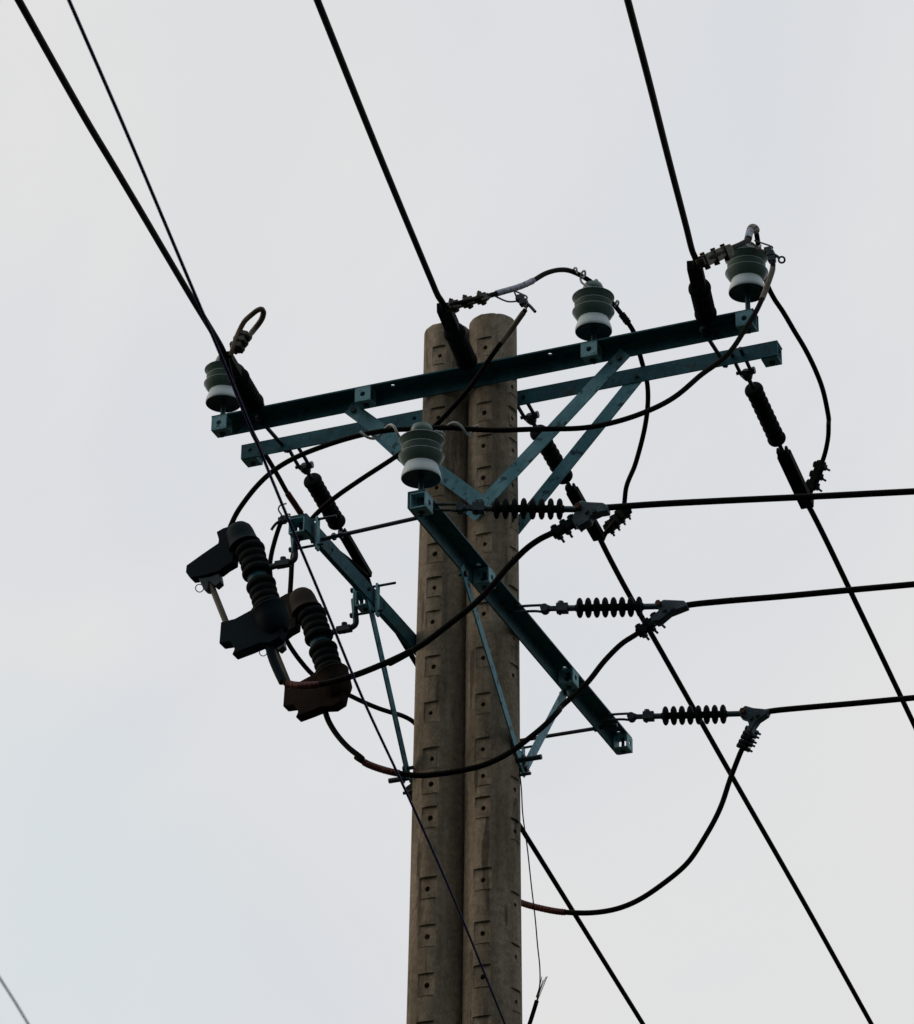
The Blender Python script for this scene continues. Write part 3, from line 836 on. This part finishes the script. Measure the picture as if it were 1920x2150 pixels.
cable('loose_wire', 'thin dark wire hanging beside the right pole below the brace bolt', 'wire',
      [(0.233, -0.02, 7.562), (0.246, -0.02, 7.439), (0.252, -0.02, 7.328), (0.272, -0.02, 7.173), (0.288, -0.02, 7.02), (0.305, -0.02, 6.869), (0.314, -0.02, 6.762), (0.324, -0.02, 6.657), (0.322, -0.02, 6.584), (0.309, -0.02, 6.544)], 0.0026, M_CABLE, seg=6)
fr = cable('frayed_cable', 'cut cable end with frayed strands right of the pole foot at the bottom edge', 'cable',
           [(0.311, -0.02, 6.53), (0.301, -0.02, 6.498), (0.284, -0.02, 6.447), (0.263, -0.02, 6.388), (0.23, -0.02, 6.299), (0.189, -0.02, 6.162)], 0.0085, M_CABLE, extend1=2.0)
mb = MB()
for q in [[(0.307, -0.02, 6.514), (0.324, -0.02, 6.574), (0.338, -0.02, 6.613)], [(0.307, -0.02, 6.514), (0.328, -0.02, 6.577), (0.349, -0.02, 6.622)], [(0.307, -0.02, 6.514), (0.332, -0.02, 6.572), (0.355, -0.02, 6.625)], [(0.307, -0.02, 6.514), (0.32, -0.02, 6.57), (0.332, -0.02, 6.626)], [(0.307, -0.02, 6.514), (0.313, -0.02, 6.546), (0.317, -0.02, 6.57)]]:
    mb.tube(smooth_path(WS(q), 4), 0.0016, 5)
mb.done('strand', M_COPPER, fr)


# ------------------------------------------------------------------ bolted connectors on the cables
def bolted(A, B, T, label, n=3, stud=0.034, wide=0.021, mat=M_POLY, bolt=M_BOLT, back=0.026):
    A, B = W(A), W(B)
    ax = (B - A).normalized()
    sd = (W(T) - (A + B) / 2)
    sd = (sd - ax * sd.dot(ax)).normalized()
    th = ax.cross(sd)
    L = (B - A).length
    root = thing('bolted_connector', label, 'connector', (A + B) / 2, 'bolted connectors')
    mb = MB()
    mb.box((A + B) / 2, ax, sd, th, L / 2, wide * 0.80, wide * 0.85)
    for i in range(n):
        p = A + ax * (L * (i + 0.5) / n)
        mb.box(p, ax, sd, th, L / n * 0.30, wide * 1.15, wide * 1.1)
    mb.done('saddle', mat, root, bevel=0.004)
    for i in range(n):
        p = A + ax * (L * (i + 0.5) / n)
        k = MB()
        tilt = (sd + ax * random.uniform(-0.12, 0.12)).normalized()
        k.tube([p - tilt * (back + 0.004), p + tilt * (wide + stud)], 0.0052, 8)
        k.lathe([(0, -0.006), (0.0115, -0.006), (0.012, 0.0), (0.0115, 0.006), (0, 0.006)], p - tilt * back, tilt, 12)
        k.lathe([(0, -0.006), (0.0112, -0.006), (0.0112, 0.007), (0, 0.007)], p + tilt * (wide + 0.006), tilt, 6)
        k.done('bolt', bolt, root)
    return root


bolted((0.692, -0.85, 8.089), (0.786, -0.82, 8.154), (0.772, -0.83, 8.056), 'connector on the topmost right conductor with bolts pointing down', 3)
bolted((0.714, 0.08, 8.098), (0.804, 0.11, 8.175), (0.803, 0.1, 8.088), 'connector on the middle right conductor with bolts pointing right', 3)
bolted((0.811, 1.17, 8.037), (0.861, 1.17, 8.13), (0.891, 1.17, 8.05), 'connector below the lowest disc insulator with a comb of bolts', 5, 0.028, 0.017)
bolted((1.249, 1.07, 9.325), (1.171, 1.15, 9.239), (1.274, 1.1, 9.248), 'connector at the foot of the bowed jumper by the rear right insulator', 3)
bolted((0.38, 0.95, 9.195), (0.223, 1.12, 9.204), (0.351, 1.03, 9.148), 'connector hanging just under the topmost right conductor', 4, 0.026, 0.020)
bolted((0.23, -0.83, 9.238), (0.352, -0.68, 9.353), (0.295, -0.74, 9.378), 'rusty bolted connector above the pole tops', 3, 0.020, 0.016, M_ALU, M_RUST, 0.022)
bolted((1.301, -0.8, 9.225), (1.356, -0.57, 9.413), (1.33, -0.68, 9.379), 'rusty bolted connector left of the right pin insulator', 3, 0.012, 0.021, M_ALU, M_RUST, 0.030)
bolted((-0.745, -0.78, 9.277), (-0.709, -0.76, 9.366), (-0.685, -0.77, 9.278), 'bolted connector under the looped cable end at the left', 3, 0.014, 0.023, M_ALU, M_BOLT, 0.022)


# ------------------------------------------------------------------ small live line clamps with wire bails
def live_clamp(body, size, jaws, bails, ring, label):
    root = thing('hot_line_clamp', label, 'clamp', W(body[0]), 'small live line clamps')
    mb = MB()
    P = WS(body)
    mb.tube(smooth_path(P, 5), size, 10)
    for p in P[:-1]:
        mb.box(p, D, N, Z, size * 1.35, size * 1.2, size * 1.1)
    mb.done('clamp_body', M_BOLT, root, bevel=0.003)
    MB().tube(smooth_path(WS(jaws), 4), 0.0065, 8).done('eye_screw', M_BOLT, root)
    for bl in bails:
        MB().tube(smooth_path(WS(bl), 5), 0.0036, 8).done('bail', M_CABLE2, root)
    if ring:
        c, rr = W(ring[0]), ring[1]
        pts = [c + (cr * math.cos(a) + cu * math.sin(a)) * rr for a in [2 * math.pi * k / 20 for k in range(21)]]
        MB().tube(pts, 0.0042, 8).done('pull_ring', M_BOLT, root)
    return root


live_clamp([(0.46, -0.6, 9.367), (0.476, -0.6, 9.342), (0.491, -0.6, 9.321)], 0.012, [(0.487, -0.6, 9.34), (0.505, -0.6, 9.318), (0.527, -0.6, 9.286)],
           [[(0.362, -0.68, 9.367), (0.364, -0.62, 9.384), (0.405, -0.6, 9.364), (0.447, -0.6, 9.356), (0.466, -0.6, 9.355)], [(0.419, -0.57, 9.433), (0.462, -0.59, 9.394), (0.491, -0.6, 9.364), (0.479, -0.6, 9.341)], [(0.422, -0.57, 9.429), (0.44, -0.59, 9.385), (0.456, -0.6, 9.35)], [(0.491, -0.61, 9.322), (0.491, -0.61, 9.301), (0.48, -0.61, 9.289), (0.473, -0.61, 9.284)]], None, 'small dark clamp with wire bails hanging above the right pole top')
live_clamp([(1.439, -0.3, 9.555), (1.449, -0.3, 9.536), (1.453, -0.3, 9.509), (1.455, -0.3, 9.487)], 0.0115, [(1.453, -0.3, 9.538), (1.468, -0.3, 9.526), (1.486, -0.3, 9.507)],
           [[(1.376, -0.28, 9.631), (1.41, -0.28, 9.61), (1.449, -0.28, 9.584), (1.452, -0.28, 9.578), (1.441, -0.28, 9.57), (1.414, -0.28, 9.576)], [(1.363, -0.28, 9.625), (1.385, -0.28, 9.6), (1.409, -0.28, 9.576), (1.433, -0.28, 9.56)], [(1.369, -0.26, 9.701), (1.379, -0.26, 9.71), (1.385, -0.26, 9.712)]], ((1.495, -0.3, 9.497), 0.0125), 'small dark clamp with a round pull ring beside the right pin insulator')
live_clamp([(-0.999, 0.3, 9.077), (-1.009, 0.3, 9.071), (-1.019, 0.3, 9.063)], 0.012, [(-1.003, 0.28, 9.061), (-1.027, 0.28, 9.051), (-1.042, 0.28, 9.036), (-1.051, 0.28, 9.022)],
           [[(-0.992, 0.3, 9.154), (-1.022, 0.3, 9.15), (-1.03, 0.3, 9.133), (-1.017, 0.3, 9.106), (-1.003, 0.3, 9.085)], [(-0.99, 0.28, 9.072), (-0.977, 0.28, 9.085), (-0.964, 0.28, 9.084), (-0.966, 0.28, 9.075), (-0.98, 0.28, 9.072)]], None, 'small dark clamp at the near end of the cutout crossarm')

# ------------------------------------------------------------------ spiral ties and bare tie wires on the pin insulators
def spiral(pts, r, turns, label, wr=0.0055):
    base = smooth_path(WS(pts), 10)
    n = len(base)
    out = []
    for i, p in enumerate(base):
        t = (base[min(i + 1, n - 1)] - base[max(i - 1, 0)]).normalized()
        u = t.cross(N).normalized()
        v = t.cross(u)
        a = 2 * math.pi * turns * i / (n - 1) + 1.6
        k = r
        out.append(p + (u * math.cos(a) + v * math.sin(a)) * k)
    o = MB().tube(smooth_path(out, 3), wr, 8).done('spiral_tie', M_TIE, origin=out[0])
    return tag(o, label, 'cable tie', 'spiral cable ties')


spiral([(-0.006, -1.11, 8.541), (0.054, -1.11, 8.537), (0.114, -1.1, 8.537), (0.163, -1.09, 8.519), (0.179, -1.09, 8.504)], 0.023, 1.7, 'grey spiral tie left of the lone lower insulator')
spiral([(0.293, -1.09, 8.481), (0.314, -1.07, 8.514), (0.355, -1.04, 8.529), (0.396, -1.01, 8.535), (0.434, -0.99, 8.538)], 0.023, 1.7, 'grey spiral tie right of the lone lower insulator')


def tie_wire(loops, label):
    root = thing('tie_wire', label, 'wire tie', W(loops[0][0]), 'wire ties on the pin insulators')
    for l in loops:
        MB().tube(smooth_path(WS(l), 5), 0.0045, 8).done('wire_loop', M_TIE, root)
    return root


tie_wire([[(0.542, -0.19, 9.716), (0.56, -0.22, 9.719), (0.577, -0.24, 9.703), (0.58, -0.24, 9.677)], [(0.578, -0.19, 9.691), (0.589, -0.2, 9.706), (0.596, -0.19, 9.716), (0.591, -0.17, 9.709), (0.582, -0.19, 9.683)], [(0.576, -0.19, 9.682), (0.582, -0.19, 9.662), (0.601, -0.19, 9.642), (0.627, -0.19, 9.626), (0.65, -0.18, 9.62), (0.659, -0.14, 9.641)], [(0.627, -0.16, 9.657), (0.632, -0.16, 9.676), (0.626, -0.12, 9.705), (0.62, -0.09, 9.713)], [(0.691, -0.08, 9.578), (0.703, -0.09, 9.599), (0.701, -0.06, 9.613), (0.687, -0.03, 9.616)]], 'bare wire tie holding the arched cable on the middle pin insulator')
tie_wire([[(1.317, -0.2, 9.676), (1.336, -0.2, 9.66), (1.361, -0.2, 9.648), (1.373, -0.18, 9.669)], [(1.352, -0.3, 9.621), (1.353, -0.22, 9.655), (1.363, -0.2, 9.639)]], 'bare wire tie round the top of the right pin insulator')

# ------------------------------------------------------------------ fuse cutouts
T0 = -1.08
TOPC = [(-0.753, -1.08, 8.101), (-0.684, -1.08, 8.14), (-0.618, -1.08, 8.175), (-0.617, -1.08, 8.192), (-0.628, -1.08, 8.227), (-0.599, -1.08, 8.239), (-0.572, -1.08, 8.242), (-0.526, -1.08, 8.182), (-0.501, -1.08, 8.164), (-0.531, -1.08, 8.152), (-0.547, -1.08, 8.123), (-0.549, -1.08, 8.077), (-0.582, -1.08, 8.064), (-0.609, -1.08, 8.047), (-0.673, -1.08, 8.04), (-0.734, -1.08, 8.041), (-0.754, -1.08, 8.071)]
BOTC = [(-0.589, -1.08, 7.82), (-0.529, -1.08, 7.824), (-0.463, -1.08, 7.849), (-0.449, -1.08, 7.868), (-0.416, -1.08, 7.868), (-0.367, -1.08, 7.844), (-0.329, -1.08, 7.803), (-0.327, -1.08, 7.751), (-0.335, -1.08, 7.707), (-0.373, -1.08, 7.689), (-0.421, -1.08, 7.695), (-0.468, -1.08, 7.683), (-0.535, -1.08, 7.669), (-0.525, -1.08, 7.692), (-0.532, -1.08, 7.71), (-0.547, -1.08, 7.725), (-0.592, -1.08, 7.726)]
LATCH = [(-0.704, -1.08, 8.043), (-0.665, -1.08, 8.039), (-0.642, -1.08, 8.038), (-0.612, -1.08, 8.048), (-0.602, -1.08, 8.002), (-0.624, -1.08, 7.986), (-0.653, -1.08, 8.012), (-0.656, -1.08, 7.973), (-0.673, -1.08, 7.979), (-0.683, -1.08, 7.998)]
AX0, AX1 = (-0.54, -1.08, 8.223), (-0.383, -1.08, 7.819)
S0, S1 = (-0.496, -1.08, 8.151), (-0.397, -1.08, 7.85)
BAND = (-0.45, -1.08, 7.999)
TUBE = [(-0.661, -1.08, 8.029), (-0.574, -1.08, 7.817)]
LEAD = [(-0.391, -1.08, 7.702), (-0.376, -1.08, 7.644), (-0.354, -1.08, 7.589), (-0.325, -1.08, 7.527)]
BRK = [(-0.423, -1.08, 8.034), (-0.383, -1.08, 8.039), (-0.344, -1.08, 8.042), (-0.308, -1.08, 8.046), (-0.295, -1.08, 8.057), (-0.295, -1.08, 8.088), (-0.3, -1.08, 8.127), (-0.305, -1.08, 8.171)]
RING = (-0.702, -1.08, 8.002)
RING2 = (-0.438, -1.08, 7.696)


def cutout(t, cover, label, lead=True, dz=0.0):
    off = N * (t - T0) + Z * dz

    def X(p):
        return W(p) + off
    root = thing('fuse_cutout', label, 'fuse cutout', X(BAND), 'fuse cutouts on the crossarm')
    ax = (X(AX1) - X(AX0)).normalized()
    # covers
    mb = MB()
    mb.prism([X(p) for p in TOPC], N * 0.050)
    mb.lathe([(0, -0.045), (0.022, -0.043), (0.040, -0.034), (0.051, -0.018), (0.055, 0.0), (0.057, 0.03), (0.060, 0.055), (0.066, 0.062), (0.066, 0.068), (0.0, 0.070)], X(AX0) + ax * 0.012, ax, 28)
    mb.done('top_cover', cover, root, bevel=0.0045)
    mb = MB()
    mb.prism([X(p) for p in BOTC], N * 0.056)
    mb.lathe([(0, -0.050), (0.071, -0.046), (0.072, -0.040), (0.069, -0.034), (0.066, 0.0), (0.060, 0.045), (0.040, 0.075), (0, 0.080)], X(AX1) + ax * 0.01, ax, 28)
    mb.done('bottom_cover', M_COVR if cover is M_COVG else cover, root, bevel=0.0045)
    mb = MB()
    mb.prism([X(p) for p in LATCH], N * 0.035)
    mb.done('latch', M_BOLT, root, bevel=0.004)
    # sheds
    A, B = X(S0), X(S1)
    L = (B - A).length
    prof = [(0.0, 0.0), (0.030, 0.0)]
    for a0, a1 in ((0.02, 0.47), (0.57, 1.0)):
        k = 4
        pit = (a1 - a0) * L / k
        for i in range(k):
            h = a0 * L + pit * (i + 0.5)
            rb = 0.060 if (i in (0, 3)) else 0.056
            for q in range(-3, 4):
                prof.append((rb * (0.80 + 0.20 * math.sqrt(max(0, 1 - (q / 3.4) ** 2))), h + pit * q / 7))
        prof.append((0.034, a1 * L + 0.002))
        if a1 < 0.9:
            prof.append((0.034, 0.565 * L))
    prof += [(0.030, L), (0.0, L)]
    MB().lathe(prof, A, (B - A), 32).done('shed_stack', M_POLY, root, angle=50)
    MB().lathe([(0.0, -0.014), (0.041, -0.014), (0.041, 0.014), (0, 0.014)], X(BAND), ax, 24).done('mounting_band', M_STEEL, root, bevel=0.002)
    # fuse tube and rings
    tb = MB().tube([X(p) for p in TUBE], 0.0125, 14).done('fuse_tube', M_CABLE2, root)
    for c, rr in ((RING, 0.0155), (RING2, 0.016)):
        cc = X(c)
        pts = [cc + (cr * math.cos(a) + cu * math.sin(a)) * rr for a in [2 * math.pi * k / 20 for k in range(21)]]
        MB().tube(pts, 0.0021, 6).done('pull_ring', M_BOLT, root)
    if lead:
        MB().tube(smooth_path([X(p) for p in LEAD], 6), 0.0175, 12).done('lead_sleeve', cover, root)
    # bracket: bent flat bar up to the crossarm, bolt and U-strap
    br = [X(p) for p in BRK]
    mb = MB()
    mb.tube(smooth_path(br, 6), 0.0125, 10)
    mb.box(br[2], D, N, Z, 0.030, 0.016, 0.011)
    mb.done('bracket', M_BOLT, root)
    k = MB()
    hexbolt(k, br[2] + Z * 0.022, -Z, 0.04, 0.006, 0.012, 0.014)
    k.done('bolt', M_BOLT, root)
    # clamp plates round the crossarm
    s_in, s_out = -0.2165 + 0.016, -0.2165 - LEG - 0.012
    zc = ZL_ - 0.045
    mb = MB()
    mb.box(C0 + D * s_in + N * t + Z * (zc - 0.012), D, N, Z, 0.004, 0.014, 0.072)
    mb.done('clamp_plate', M_PLATE, root, bevel=0.001)
    mb = MB()
    mb.box(C0 + D * s_out + N * t + Z * (zc - 0.012), D, N, Z, 0.004, 0.014, 0.068)
    mb.done('clamp_plate', M_PLATE, root, bevel=0.001)
    for hz in (-0.062, 0.052):
        k = MB()
        hexbolt(k, C0 + D * (s_out - 0.012) + N * t + Z * (zc + hz), D, 0.14 if hz < 0 else 0.19, 0.0055, 0.011, 0.012)
        k.done('bolt', M_BOLT, root)
    return root


cutout(-1.08, M_COVB, 'dark navy covered fuse cutout nearest the viewer, leftmost on its crossarm')
cutout(-0.48, M_COVG, 'brown grey covered fuse cutout beside the navy one, red tape across its foot', False)
cutout(1.17, M_COVG, 'fuse cutout hidden behind the poles at the far end of its crossarm', False)
